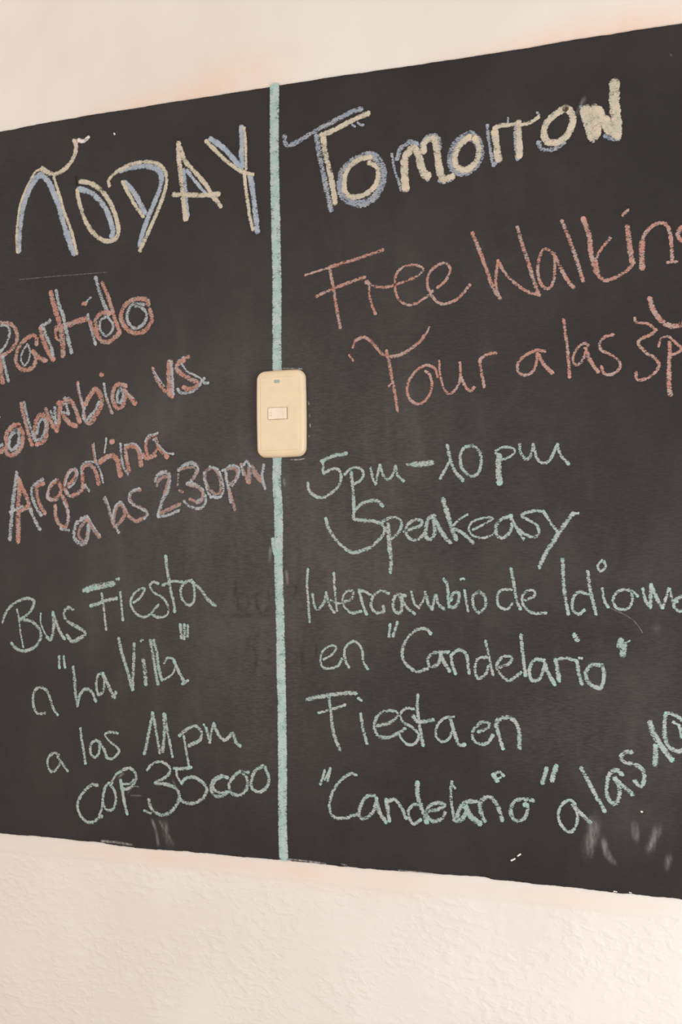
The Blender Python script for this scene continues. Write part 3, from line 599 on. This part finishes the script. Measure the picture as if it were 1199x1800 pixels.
r 5.0 362.9,131.7 357.2,147.9 350.5,171.6 343.6,193 336.3,218.8
r 4.3 382.4,180.1 371.9,188 365.2,179.4 362.1,161.3 366.6,143.6 375.5,138.3 382.6,150.3 383.9,175.4
r 5.0 383.1,180.1 390.3,163.4 399.3,146.5 407.3,136.7
r 4.9 393.4,220.3 402.4,196.5 411.2,170.6 418.9,143.7
r 6.3 420,220.3 427.2,198.7 429.2,175.7 435,153.7
r 4.2 453.1,193.4 442.3,181.3 435.3,168.4 438,154.1
r 4.8 435,152.5 445.1,142.2 460.9,145.3 473.4,152.5 481.3,160.8
r 6.2 474.2,204.8 476.1,184.8 479.1,162.1
r 4.1 468.8,219.7 475.1,225.4
r 6.8 491.2,153.2 490.8,172.2 491.7,184.4
r 4.8 491.6,181.1 494,192 503,202.3 515.1,205.5 523.3,198 526.1,180 527.1,158.8
r 3.4 521,157.2 532.3,157.2
r 5.4 558.5,201 543.4,200.4 534.1,190.7 540.9,180.7 556.1,185.9
r 4.7 558.5,201 561.2,167.8 551.3,153.3
W Tour|word Tour in salmon chalk
r 3.1 111.2,82.4 115.3,91.5
r 4.6 115.3,91.5 127.5,95 140.5,85.1 152.4,71.7 168.2,66.9 186.1,71.9 203.8,83 210.8,90.5
r 3.0 209.8,88.7 214.7,94.8 218.1,101.5
r 3.1 106,72.8 111.6,64.9
r 4.6 158.8,75 163.1,55.8 165.9,38.9 169.7,20.2 173.3,-4
r 3.1 161.8,29 165.8,31.5
r 3.8 228.9,37.1 224.8,48.3 213.2,52.7 199.5,46.2 189.5,33.9 187,19.3 193.1,7.6 204.8,3.7 216.6,13.1 221.1,28.5 217.9,40.5 212.7,45.4
r 3.7 231.3,57.1 232.4,38.8 237.9,20.2 245.5,14.4 255.2,22.9 259.5,35.4 259,53.5
r 4.4 260.1,35.3 265.6,23.3 272.2,16.9 277.9,20.8
r 4.4 285.5,54.6 287.5,39.2 291,20.6
r 4.4 285.8,55.5 293.4,60.4 306.9,63.1
W a las|words a las in salmon chalk
r 4.0 369.9,60.8 359.1,62.4 346.3,57.9 336.1,49.7 334.7,39.1 342.3,32.7 353.3,36.2 358.9,47.4 359.9,59.7
r 5.0 361.2,57 367.9,45 378.9,32.9
r 4.2 393.8,98 396.2,78.5 398.6,57.2 400.3,26.9
r 3.5 424.4,64.3 420,67.2 412.9,64.2 406,54.1 405.5,44.5 410.8,41 418,49 421.7,61
r 4.9 420.3,61 426.7,44.9 435.6,31.3
r 3.8 455.4,75.2 444.6,73.3 437.9,65.1 440.9,57.1 451.3,51.2 461.5,42.8 462.3,34.1 454.4,27.6 444,28.2 439.8,37.2
W 3pm|time 3pm in salmon chalk with a curved line above
r 3.4 481.2,93.5 482.9,88.2 496.5,85.5 506.5,77.6
r 4.1 506.5,77.6 499.7,72.1 487.7,67.3 485.5,61 494.3,51 504.3,43.5 509.6,34.6 502.3,24.5 490.4,18.7 483.2,19.9 481.6,27.7
r 6.1 499.5,115.8 503.5,101.8 513.4,87.4 525.1,80.5 536.7,82.2 551.9,91.3
r 3.4 509.3,57.7 513.1,66.9 521.6,68 529.8,59.8 536.1,53.4 531.3,48.3 521.2,46.2
r 4.7 522.3,61.1 522,44.1 520.5,23.8
r 6.1 521.2,25.4 521,11.8 522.2,-1
r 4.0 543.2,64.8 546.6,45.9
r 4.0 545.6,59.6 551.5,65.9 554.9,48.8
r 4.0 555.1,58.9 561.4,65.2 564.8,48.1
W 5pm-10pm|times 5pm - 10pm in mint chalk
g 5.1 64.5,-66 80.9,-59.8 100.6,-56.5
g 4.0 66.2,-66.4 66.6,-80.5
g 4.3 67.8,-82.5 78.1,-76.9 87.6,-76.8 92.6,-85.2 89.4,-98.4 78.7,-107.9 65.7,-114.3 54.1,-111.4 45.9,-103.6 44.2,-94.1
g 3.9 97.7,-84.3 108,-76.3 119.8,-76.7 124.5,-83.8 121.3,-91.5 111.1,-97.7
g 4.7 107.1,-81.7 108.6,-98.9 110.1,-116.1 110.4,-130.1
g 3.9 134.9,-77.1 137.8,-90.4 141,-98.2
g 3.9 141.7,-97.4 144.5,-85.9 148,-73.3
g 4.2 148.7,-74 151.5,-84.6 158.1,-92.5 164.7,-88 169.5,-75.9
g 4.2 169.8,-75.9 173,-88.3 180.8,-94.9
g 3.8 185.5,-73.6 192.8,-74.3
g 6.8 194.4,-73.9 209.1,-73.8 220.1,-72.6
g 4.8 240.9,-51.1 244.6,-69.1 250.7,-84.5 261.2,-96.3
g 4.5 244.6,-69.9 237.3,-82.4 230.9,-93.3
g 4.4 273.2,-52.3 262.6,-56.1 258,-67.8 260.5,-81.4 271.8,-91 281.6,-87.4 285.6,-73.8 282.8,-59.4 273.2,-52.3
g 3.6 308,-66.2 304.6,-61 315.1,-56.4 327.1,-58.2 329.6,-63.2 321.8,-69.1 313.1,-71.7
g 7.3 309.4,-67 308.1,-82.9 309.3,-101.3
g 4.3 336.1,-53 337,-63.8 342.4,-71.5 349.2,-69.6 353.7,-53.7
g 4.3 353.7,-54.5 357.7,-71.2 366,-77.7 374.5,-73.7 384,-55.6
g 4.2 384,-55.6 388,-68.9 397.8,-79.9
W Speakeasy|word Speakeasy in mint chalk
g 4.7 151,-127 143.6,-119.9 131.1,-120.4 119.3,-124.8 110.4,-134 110.6,-142.6 122.4,-145.1 139.1,-146.9 150.7,-150.9 153.1,-160.2 146.4,-169.4 133.7,-179.8 118.6,-185.4 106.7,-186.9 93.2,-178.5 80.6,-165.6 73.3,-154.5 69.7,-141.9
g 4.2 150.8,-147 161.6,-141.8 173.1,-143.2 177.2,-151.3 172.4,-161.9 162.9,-169.5
g 6.1 158.2,-151 159.2,-166.4 160.3,-184.9
g 5.4 160.3,-181.8 162.1,-198.7 160.8,-212.5
g 4.5 180.3,-159.7 191.8,-156.8 203.6,-152.4 204.1,-146.3 195.2,-145.4 185.3,-152.2 183.2,-162.1 190,-170.6 199.8,-170.6 208.8,-162.4
g 5.3 222.8,-140.5 214.7,-144.2 210.5,-156.3 211.1,-167.7 216.7,-170.8 222.5,-161 221.1,-145.8
g 6.0 219.5,-140.7 227.4,-154.4 236.2,-168.1 243.3,-174.9
g 6.0 234.1,-119.7 239.3,-136.7 244.4,-153.8 251.3,-171.1
g 3.3 266.4,-139.7 256.1,-145.8 248,-153
g 4.8 247.9,-158 259.4,-162.7 273.7,-175.7
g 3.3 273.6,-159.2 287.7,-152.7 299.7,-145.3 289.6,-144 273.7,-149.1 268,-157.5 273.5,-166.3 285.8,-169.8 296.3,-167 305,-161.3
g 4.7 324.3,-142.4 312.2,-146 304.3,-154.6 305,-166.3 313.6,-169.4 322.3,-162.3 325,-151.5
g 4.3 322.5,-143.2 330.9,-158.3 339.3,-171.6
g 3.9 365.2,-137.7 351.7,-137.1 337.1,-141.8 346.4,-148.2 356.9,-155.3 358.9,-165.2 352.1,-169.3 341.1,-165.4 334.3,-160
g 4.3 364.9,-137.3 373.5,-150.6 383.3,-163.9
g 3.5 408.9,-140.6 402.3,-140.9
g 5.7 402.3,-141.3 391.8,-154.2 383.3,-166.3 374.7,-178.5 366.2,-191.6 358.9,-206.7
W Intercambio|word Intercambio in mint chalk
g 4.0 43,-208.8 41.5,-227.3 42.9,-250 44.9,-279.3
g 4.0 49.3,-241.5 52.4,-258.4 58,-261.6 66.4,-251.7 69.2,-239.5
g 3.9 69.2,-240.4 73.6,-255.4 80.7,-266.2
g 3.9 80.6,-214.1 81.6,-234.7 84.8,-263.2
g 3.1 75.7,-249.8 88,-253.8 96.2,-251.8
g 3.9 94.1,-251.9 105.4,-247.7 108.1,-238.3 100.4,-237.4 93.2,-245.9 95.1,-257.1 105.2,-265.9 119.4,-263.9
g 4.6 116.6,-236.4 120.5,-251.3 126.8,-267.9
g 4.6 117.6,-236.8 124.7,-238.2 132.7,-242.3
g 4.2 158.2,-239.9 147.7,-237.2 136.7,-243.7 133.5,-256.7 140.4,-265.5 150.8,-263.6 150.5,-256.5
g 4.6 181.3,-243 169.5,-242 164.4,-250.9 166.3,-262.3 174.1,-265.1 176.6,-254.5 173.4,-243.8
g 4.5 175.4,-245.3 183.1,-258.1 193.7,-266.2
g 3.8 189.8,-237.9 193.5,-252.5 200.1,-258.3
g 3.8 199.7,-257.9 206,-248.7 208.6,-238.7
g 4.5 208.6,-238.7 213.3,-254.1 218.1,-259.9
g 3.7 218.1,-258.6 222.1,-241.7
g 4.5 223.1,-242.2 226.8,-254 234.4,-259.7
g 4.1 233.9,-221.3 239,-230.4 239.4,-244.8 240.6,-256.6
g 4.5 240.6,-256.6 248.2,-257 253.2,-250.1 253.7,-239.3 246.1,-240.3 243.1,-248.4
g 4.1 261.7,-236 263.6,-248.3 266,-261.8
g 3.7 256.7,-221.8 260.9,-221.3
g 4.4 280.5,-237.2 272.7,-243.3 273.8,-257.5 280.9,-263.3 288.7,-255.4 288.1,-243.2 280.5,-237.2
W de|word de in mint chalk
g 4.3 322.7,-208.6 326.2,-228.4 329.2,-246.6 334,-258.6
g 3.6 323.6,-234.5 309.7,-235.3 304.6,-243.1 306.4,-255.3 317,-258.8 324.1,-251.5
g 3.6 339.7,-247.7 351.6,-242.8 351.7,-236 342.3,-236.1 336.7,-244.1 339.1,-254.9 349.4,-263.3 366.7,-263.1
W Idiomas|word Idiomas in mint chalk
g 4.9 388.4,-197.2 389.2,-223.4 391.3,-244.9 394.7,-263.9
g 4.5 419.6,-211.5 421.7,-230.5 425.1,-247 429.1,-263.5
g 3.9 420.8,-239.9 408.4,-237.2 401,-244.8 400.4,-258.6 407.5,-264.2 414.8,-258.9
g 3.8 437.2,-232.8 439.3,-246.9 444,-255.1
g 3.5 437.7,-198.6 432.3,-204.4 435.1,-211.5 441.4,-206.3 439.6,-199.3
g 3.8 479.9,-241.4 470.2,-234.5 456.1,-236.2 450,-246.8 455.3,-256.6 467.5,-256.5 473.5,-246.6 472.5,-237.3
g 4.1 486,-232.5 489.1,-246.5 495,-255.3
g 4.8 494.5,-254.6 496.3,-227.8
g 4.7 496.3,-229 502.5,-244.1 509.2,-255.6
g 4.0 509.2,-255.1 517.1,-232.4
g 4.0 517.6,-232.4 521.9,-247.4 526.5,-247.3
g 4.0 538,-239.2 524.2,-245.7 523.4,-255 532,-258.8 537.8,-250.7 538.6,-240.3
g 4.0 538.6,-240.3 543.3,-258.7
g 4.0 561.6,-237.9 550.3,-241.4 556.9,-250.5 547.8,-259.8
W en|word en in mint chalk before Candelario
g 3.5 64.5,-327.9 77,-321 82.8,-312.4 76.1,-309.8 64.7,-315.7 60,-327.1 62.8,-337.3 72.6,-339.9 85,-335.8 91.2,-326.6
g 3.9 100.9,-337.6 95.7,-328 95.5,-313.1 105.7,-303.6 113.8,-305.3 119.8,-314.4 121.6,-329.2 127.9,-339.2
W Candelario|quoted name "Candelario" in mint chalk, upper of the two
g 4.2 159.7,-280.4 158,-296.1
g 4.2 169.7,-277.5 163.5,-295.4
g 4.5 215.7,-291.4 209,-285.5 195.4,-287.2 183.6,-297.4 176.5,-311.3 177,-324.1 185.1,-334.9 196.7,-340 210.3,-336.4
g 4.5 239.4,-314.4 226,-314.2 215.4,-317.7 210.9,-325.1 214.3,-333.2 223.9,-330.2 228.9,-319.2
g 5.2 228.3,-317.4 233.5,-328.1 240.1,-337.9
g 4.4 248.2,-341.2 243.9,-329.8 242.5,-317.5
g 4.4 242.5,-317.5 253.8,-311.1 262.7,-317 266.3,-340.2
g 4.0 288.6,-299.3 292.2,-316.3 297.7,-341.7
g 4.4 290.4,-319.3 278.1,-321.6 274.1,-333.9 277.8,-346.5 287.5,-340.8 292,-330.9
g 4.3 304.7,-332.5 318.6,-326.6 321.7,-318.5 311.2,-318.3 302.9,-328.2 305.8,-338.3 318.3,-347.6 334,-337.5
g 5.0 334.6,-290.7 336.3,-312.9 339.6,-340.5
g 4.6 363.9,-321.3 351.1,-321.6 344.7,-334.3 348.2,-346.7 358.2,-343.5 363.8,-329
g 5.0 363.4,-321.8 368.1,-336 376.5,-350.6
g 5.7 382.2,-345.6 380.4,-333.3 378.1,-321.4
g 4.2 376.9,-320.3 390.3,-318.3 404.8,-321.2
g 4.9 405.3,-321.9 406.5,-334.9 410.4,-349
g 3.5 407.2,-317.8 410.9,-317.7
g 6.3 402.3,-289.5 404,-292.8 405.6,-295.8
g 4.9 435.8,-325.8 422.7,-325.5 415.4,-335.8 419.3,-347.5 433.1,-353 438,-338.7 436.3,-327
g 7.6 459.4,-294.8 457.4,-301.8
g 7.6 463.3,-300.5 460.8,-311.8
g 2.1 463.4,-298.2 469.7,-295.3
W Fiesta|word Fiesta in mint chalk on the right side
g 5.5 40.1,-381.9 61.9,-376.8 88.7,-372.1 110.7,-370.8
g 4.7 72.2,-379.2 74.4,-399.7 77.9,-423.9 86.8,-446.2
g 4.3 56.5,-399 76.2,-393.1 95,-386.8
g 4.6 117.2,-397.6 119.6,-414.5 125.4,-435.5
g 4.3 114,-377.3 118,-379.8
g 4.6 138.7,-412.2 156.6,-407.7 168.6,-398 164.7,-392.3 148.9,-393.3 138.8,-402.2 136.3,-415.6 142.5,-425.5 156.4,-426.1 170.3,-419.6 178.6,-414.1
g 3.8 191.3,-388.5 180.5,-388 172.6,-395.7 176.4,-405.6 188.1,-411.8 197.3,-421 192.7,-432.2 181.9,-434 174.2,-427.6 171.3,-422.3
g 4.5 196.7,-370.1 196.1,-389.2 198.8,-409.1 203.3,-434.4
g 5.3 190.2,-397.7 197.9,-404.6 217.6,-401.4
g 3.7 245.1,-395.9 232.7,-398.2 222.9,-408.1 220.9,-420.8 228.5,-428 238.1,-424 243,-412.6
g 5.2 240.7,-400.1 245.8,-416 251.7,-430.5 259.2,-430.7
W en|word en in mint chalk after Fiesta
g 4.4 277.1,-413.2 289.4,-408.8 291.2,-401.7 280.8,-401.8 270.5,-412.7 270,-422.7 278.7,-428.6 289.2,-426.8 296.6,-416.4
g 5.1 309.5,-432.7 304.9,-419.4 300.7,-404.6
g 5.8 300.7,-404.6 304.3,-397 315.6,-394 325.8,-398.5 330.4,-411.5 330.5,-431
W Candelario|quoted name "Candelario" in mint chalk, lower of the two
g 4.3 64.6,-474.7 61.2,-484.7 58.2,-492.7
g 3.9 72.8,-471.2 68.5,-487.9
g 3.1 64.8,-486.3 71.1,-474.7
g 4.3 110.2,-477.6 100.7,-476.7 86.4,-486.9 75.4,-502.5 70.7,-519.6
g 4.7 70.7,-519.6 74.6,-532.4 88.9,-535.5 111.3,-528.3
g 5.0 135.7,-502.3 123.6,-504.9 115.8,-516.5 112.9,-529.7 121.3,-533.7 133.4,-522.7 138.6,-507.6
g 5.4 137.6,-505.8 141.4,-522.1 151.2,-536.1
g 5.3 155.5,-534 153.7,-519.4 151.5,-506.8
g 5.3 151.5,-509.5 163.4,-506.3 172.1,-514.5 178.8,-528.6
g 6.0 195,-482.1 195.2,-498.4 200,-514.4 207.5,-532
g 4.5 200.5,-509.9 188.8,-511.2 181.8,-522 188.5,-534.9 198.7,-529.4
g 4.8 208.1,-517.5 221.6,-514.7 231.7,-508.6 221.7,-506.1 210.1,-511.9 207.1,-523 215.7,-530 227.2,-526.1 232.1,-517.6
g 4.4 241.9,-477.9 239.8,-491.5 241.5,-509.8 244.8,-527.2
g 3.0 241.9,-481.2 245.9,-486.4
g 5.9 273.4,-501 260.2,-502.7 252.1,-510.8 248.5,-519.4 244.8,-526.4 254.6,-524.3 260,-515.2
g 7.3 259.2,-507.8 264.4,-518.3 272.2,-524.7 278.3,-528.1
g 5.8 284.4,-524.8 279.7,-513.9 279.5,-500.6 290,-494.1 298.6,-500.1 304,-510.5 307,-522.2
g 4.3 295.6,-466.3 304.3,-462.2 309.8,-466.3
g 5.8 296.5,-466.3 301.6,-473.4
g 3.6 305.9,-469 302.1,-470.9
g 5.0 347.5,-495.2 333,-494 322.7,-498.5 318.3,-509.5 322.5,-519.5 332.7,-520.4 339.6,-509.7 339.8,-500.7
g 5.7 336.4,-500.9 338.9,-499.9
g 5.7 364.9,-454.4 359.6,-472.3
g 6.4 377.1,-450.9 371.4,-468.7
W a las 10|words a las 10 in bright mint chalk rising to the right
g 3.9 400.3,-496 393.5,-491.5 384.2,-496.7 379.1,-507.2 381.1,-520.6 389.9,-529.3 397.5,-527.6 402.3,-516.1 401.7,-504.2 396.8,-496.3
g 5.2 396.8,-497 407,-506.8 418.2,-516.7
g 5.2 408.5,-451.4 416.6,-467.3 425.5,-483.2 436,-501.8
g 5.2 458,-456.7 451.4,-451.2 442.7,-456.9 439.1,-471.9 440.5,-485.2 446.3,-491.9 452.6,-488.1 454.4,-472.4 449,-462.4
g 5.5 448.6,-461 458.5,-470 470.2,-479.5
g 5.1 470.2,-428.7 462.1,-429.2 456.8,-435.4 461.9,-441.7 473.7,-443.6 482.5,-448.7 484.5,-458.8 480.7,-469 472.7,-463.2
g 6.8 492.4,-392.4 496.3,-405.4 506.2,-421 517.5,-435.3
g 6.1 498.9,-419.9 497.9,-442.2
g 5.4 510.9,-380.7 509.2,-394.6 510,-409.2 514.6,-420.6 524.9,-424.7 535,-421
g 4.7 511.2,-380.2 518.4,-381.1 529.8,-387.9 536.7,-400.6 535,-421
g 4.0 519.7,-390.5 527.5,-394.5
g 4.0 526.8,-393.8 529.3,-408.2
W marks|
w 6.3 -316.6,411.3 -307.8,408.5 -303.9,410.5 -299,413.2
w 2.7 -255.6,413.3 -254.6,411.5
s 0.9 -422,218 -356.5,217.3 -268.7,215.4
s 3.4 -201.6,-556.3 -194.4,-574.7 -190.9,-595
s 3.4 -190.5,-557.1 -176,-576.5 -165.2,-592.2
s 7.7 -181.4,-556.4 -177.9,-575.8 -172.5,-593.5
s 9.7 423.8,-505.9 419.2,-533.8 411.9,-555.1
s 8.3 427.8,-512.5 420.5,-540.6 413.2,-560.5
s 5.5 433.1,-531.4 438.4,-552.9 449.9,-567
s 6.8 501.7,-514 487.7,-548.8
s 5.4 513.3,-546.8 508.9,-567.3
s 5.5 471.3,-509.4 474.3,-536.4
v 2.6 -286.5,-594.6 -260.8,-594.2 -232.6,-595.9
v 1.6 3.1,-595.4 36.7,-595.6 65.7,-596.9
v 1.6 86.2,-595.1 95.9,-596.5
v 1.5 166.2,-596.4 197.5,-596.6 222.1,-597.3
w 2.2 318.4,-571.2 322.8,-568.7
w 2.2 326.5,-564.9 330.2,-562.5
w 2.0 480.3,-499.2 481.6,-499.8
w 1.4 446,-597.4 449.5,-597.7
w 1.4 464.6,-597 467.3,-597.4
s 1.0 445.4,-255.7 464.6,-264.5 476.8,-273.2 485.5,-286
s 8.1 499.9,-275.6 502.4,-285
s 4.2 414.1,347.7 425,370.8
s 2.0 527.7,407.8 530.3,404
s 2.5 -167.2,-500.3 -155.5,-523.2
s 3.2 8.5,-84.6 10,-98.4
s 4.1 -11.2,-177.7 -14.9,-200.7
s 3.2 10.6,-208.4 12.9,-231.2
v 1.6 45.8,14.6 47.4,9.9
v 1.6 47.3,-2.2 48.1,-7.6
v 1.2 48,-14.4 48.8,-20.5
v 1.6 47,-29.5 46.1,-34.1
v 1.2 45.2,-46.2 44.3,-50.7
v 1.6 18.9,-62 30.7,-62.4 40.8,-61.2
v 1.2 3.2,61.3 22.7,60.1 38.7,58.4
h 4.9 -53.3,-240.8 -62.1,-247 -63.1,-259.4 -55.3,-264.3 -46.5,-257.7 -47.3,-245.4
h 4.9 -23.8,-235.2 -33.4,-245.3 -33.1,-260.6 -24.2,-267 -15.2,-258.9 -15.4,-243.6 -20.4,-236
h 5.0 -66.2,-220.7 -65.5,-237.7 -64.8,-256.3
h 6.6 -78.1,-271.2 -44.9,-270.8 -10.5,-271.1
h 6.6 -76.4,-271.9 -78,-289
h 4.1 -41.9,-310.8 -35.1,-323.7 -36.6,-339.1 -40.5,-350
h 4.9 -24.8,-332.6 -7.7,-334.5
h 4.9 -21.3,-323.4 -11,-317
h 4.8 33.1,-311.5 33.7,-328.1 32.7,-344.8
h 4.8 13.7,-231.2 25.5,-234.2 16.9,-255.6
h 4.0 54.8,-306.5 53.7,-329.1
s 2.6 -257,-503.1 -245.1,-495
s 1.7 -241.4,-524.8 -231.9,-514.2 -221,-513.5
s 1.7 -236.7,-526.5 -217.3,-525.9
"""
SUB = {'b': 'blue_outline', 'k': 'dark_speck', 'w': 'chalk_smear'}
MAINS = {'c': 'cream', 'r': 'salmon', 'g': 'mint'}
words = []
for line in DATA.strip().splitlines():
    k = line.split()
    if k[0] == 'W': words.append((line[2:].split('|'), [])); continue
    words[-1][1].append((k[0], float(k[1]), [tuple(float(v) for v in p.split(',')) for p in k[2:]]))
for (key, label), strokes in words:
    if key == 'marks':
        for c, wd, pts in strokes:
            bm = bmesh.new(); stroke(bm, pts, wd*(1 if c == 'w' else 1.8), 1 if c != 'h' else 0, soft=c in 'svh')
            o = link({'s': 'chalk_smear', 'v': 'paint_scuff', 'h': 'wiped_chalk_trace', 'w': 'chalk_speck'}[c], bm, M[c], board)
        continue
    by = {}
    for i, (c, wd, pts) in enumerate(strokes):
        if c not in by: by[c] = bmesh.new()
        lay = i % 60 + (5 if c == 'c' else 0)
        stroke(by[c], pts, wd, lay)
    main = [c for c in by if c in MAINS][0]
    faded = 'grey pink' in label
    word = link('chalk_word', by.pop(main), M['p' if faded else main], board)
    word['label'] = label
    for c, b_ in by.items():
        o = link(SUB[c], b_, M['q' if c == 'b' and main == 'r' else 'n' if c == 'b' and key == 'Tomorrow' else c], word)
        if c == 'b': o['label'] = 'blue grey chalk strokes of the word'
# the dividing line
dv = bmesh.new()
for pts, wd in (([(0.3, 443.7), (-0.9, 368.7), (-0.4, 291.3), (1.1, 190.7), (0.5, 129.2), (0.2, 59.9)], 13.3), ([(-1.0, -59.0), (-1.8, -93.5), (0.3, -131.9), (-0.1, -170.1), (-0.5, -208.4), (0.8, -254.2), (1.6, -299.9), (1.9, -345.7), (2.6, -398.9), (2.7, -474.9), (2.1, -528.0), (2.2, -565.9), (3.2, -593.1)], 13.0)):
    stroke(dv, pts, wd*0.92, 3, wobble=0.015)
dl = link('chalk_dividing_line', dv, M['d'], board); dl['label'] = 'thick mint green chalk line between the two columns'
dv = bmesh.new(); stroke(dv, [(-8.6, -168.5), (-7.8, -179.3), (-4.5, -188.5)], 6, 4, wobble=0.05)
link('line_bulge', dv, M['d'], dl)
# ---------------- light switch ----------------
pw = plastic('cream_plastic', (0.83, 0.655, 0.435)); pi = plastic('cream_plastic_panel', (0.84, 0.67, 0.46), 0.4)
pr_ = plastic('rocker_plastic', (0.86, 0.72, 0.55), 0.3); dk = plastic('switch_gap', (0.45, 0.32, 0.22), 0.6)
sx, sz = (7.2, -0.3)
sw = bpy.data.objects.new('light_switch', None); S.collection.objects.link(sw)
sw.location = (sx/1000, BY, Z0+sz/1000)
tag(sw, 'cream plastic light switch over the mint chalk line of the blackboard', 'light switch')
PW, PH = 0.0715, 0.1165
bm = bmesh.new()
PW -= 0.0012; PH -= 0.0012
stack(bm, [(PW, PH, 0.0110, 0.0), (PW+0.0005, PH+0.0005, 0.0112, -0.003), (PW-0.001, PH-0.001, 0.0105, -0.0056), (PW-0.003, PH-0.003, 0.0098, -0.0074), (PW-0.0065, PH-0.0065, 0.0080, -0.0084),
           (PW-0.0115, PH-0.0145, 0.0050, -0.0088)], bulge=0.0009)
PW += 0.0012; PH += 0.0012
plate = link('wall_plate', bm, pw, sw, smooth=True)
bm = bmesh.new(); iw, ih = PW-0.0150, PH-0.0180
stack(bm, [(iw, ih, 0.0016, -0.0080), (iw, ih, 0.0016, -0.0091), (iw-0.0014, ih-0.0014, 0.0012, -0.0094)])
link('inner_panel', bm, pi, sw)
# rocker, lying across the panel
rxo, rzo = (5.1, -0.2); rxo = (rxo-sx)/1000; rzo = (rzo-sz)/1000
bm = bmesh.new(); stack(bm, [(0.0296, 0.0162, 0.0008, -0.0090), (0.0296, 0.0162, 0.0008, -0.0098)], rxo, rzo)
link('rocker_surround', bm, dk, sw)
bm = bmesh.new(); a, b = 0.0142, 0.0075
prof = [(-a, -0.0090), (-a, -0.0099), (-a+0.0008, -0.0103), (-0.0004, -0.0124), (0.0006, -0.0124), (a*0.55, -0.0106), (a*0.60, -0.0110), (a*0.68, -0.0103), (a*0.74, -0.0107), (a-0.0008, -0.0098), (a, -0.0095), (a, -0.0090)]
fr = [bm.verts.new((rxo+x, y, rzo-b)) for x, y in prof]; bk = [bm.verts.new((rxo+x, y, rzo+b)) for x, y in prof]
for i in range(len(prof)-1): bm.faces.new((fr[i], fr[i+1], bk[i+1], bk[i]))
bm.faces.new(fr); bm.faces.new(bk); bmesh.ops.recalc_face_normals(bm, faces=bm.faces)
rk = link('rocker', bm, pr_, sw)
bm = bmesh.new()
for dz, w_ in ((-0.0028, 0.0040), (0.0012, 0.0034)):
    box(bm, rxo-0.0105, rxo-0.0105+w_, -0.01112, -0.0104, rzo+dz-0.00035, rzo+dz+0.00035)
link('rocker_mark', bm, plastic('rocker_mark_paint', (0.62, 0.47, 0.34), 0.6), rk)
mx, mz = (4.3, 42.8); mx = (mx-sx)/1000; mz = (mz-sz)/1000
bm = bmesh.new(); stack(bm, [(0.0085, 0.0040, 0.0018, -0.0095), (0.0085, 0.0040, 0.0018, -0.0097), (0.0075, 0.0032, 0.0014, -0.0099)], mx, mz)
o = link('indicator_window', bm, plastic('green_window', (0.30, 0.45, 0.34), 0.35), sw); o['label'] = 'small oval green indicator window'
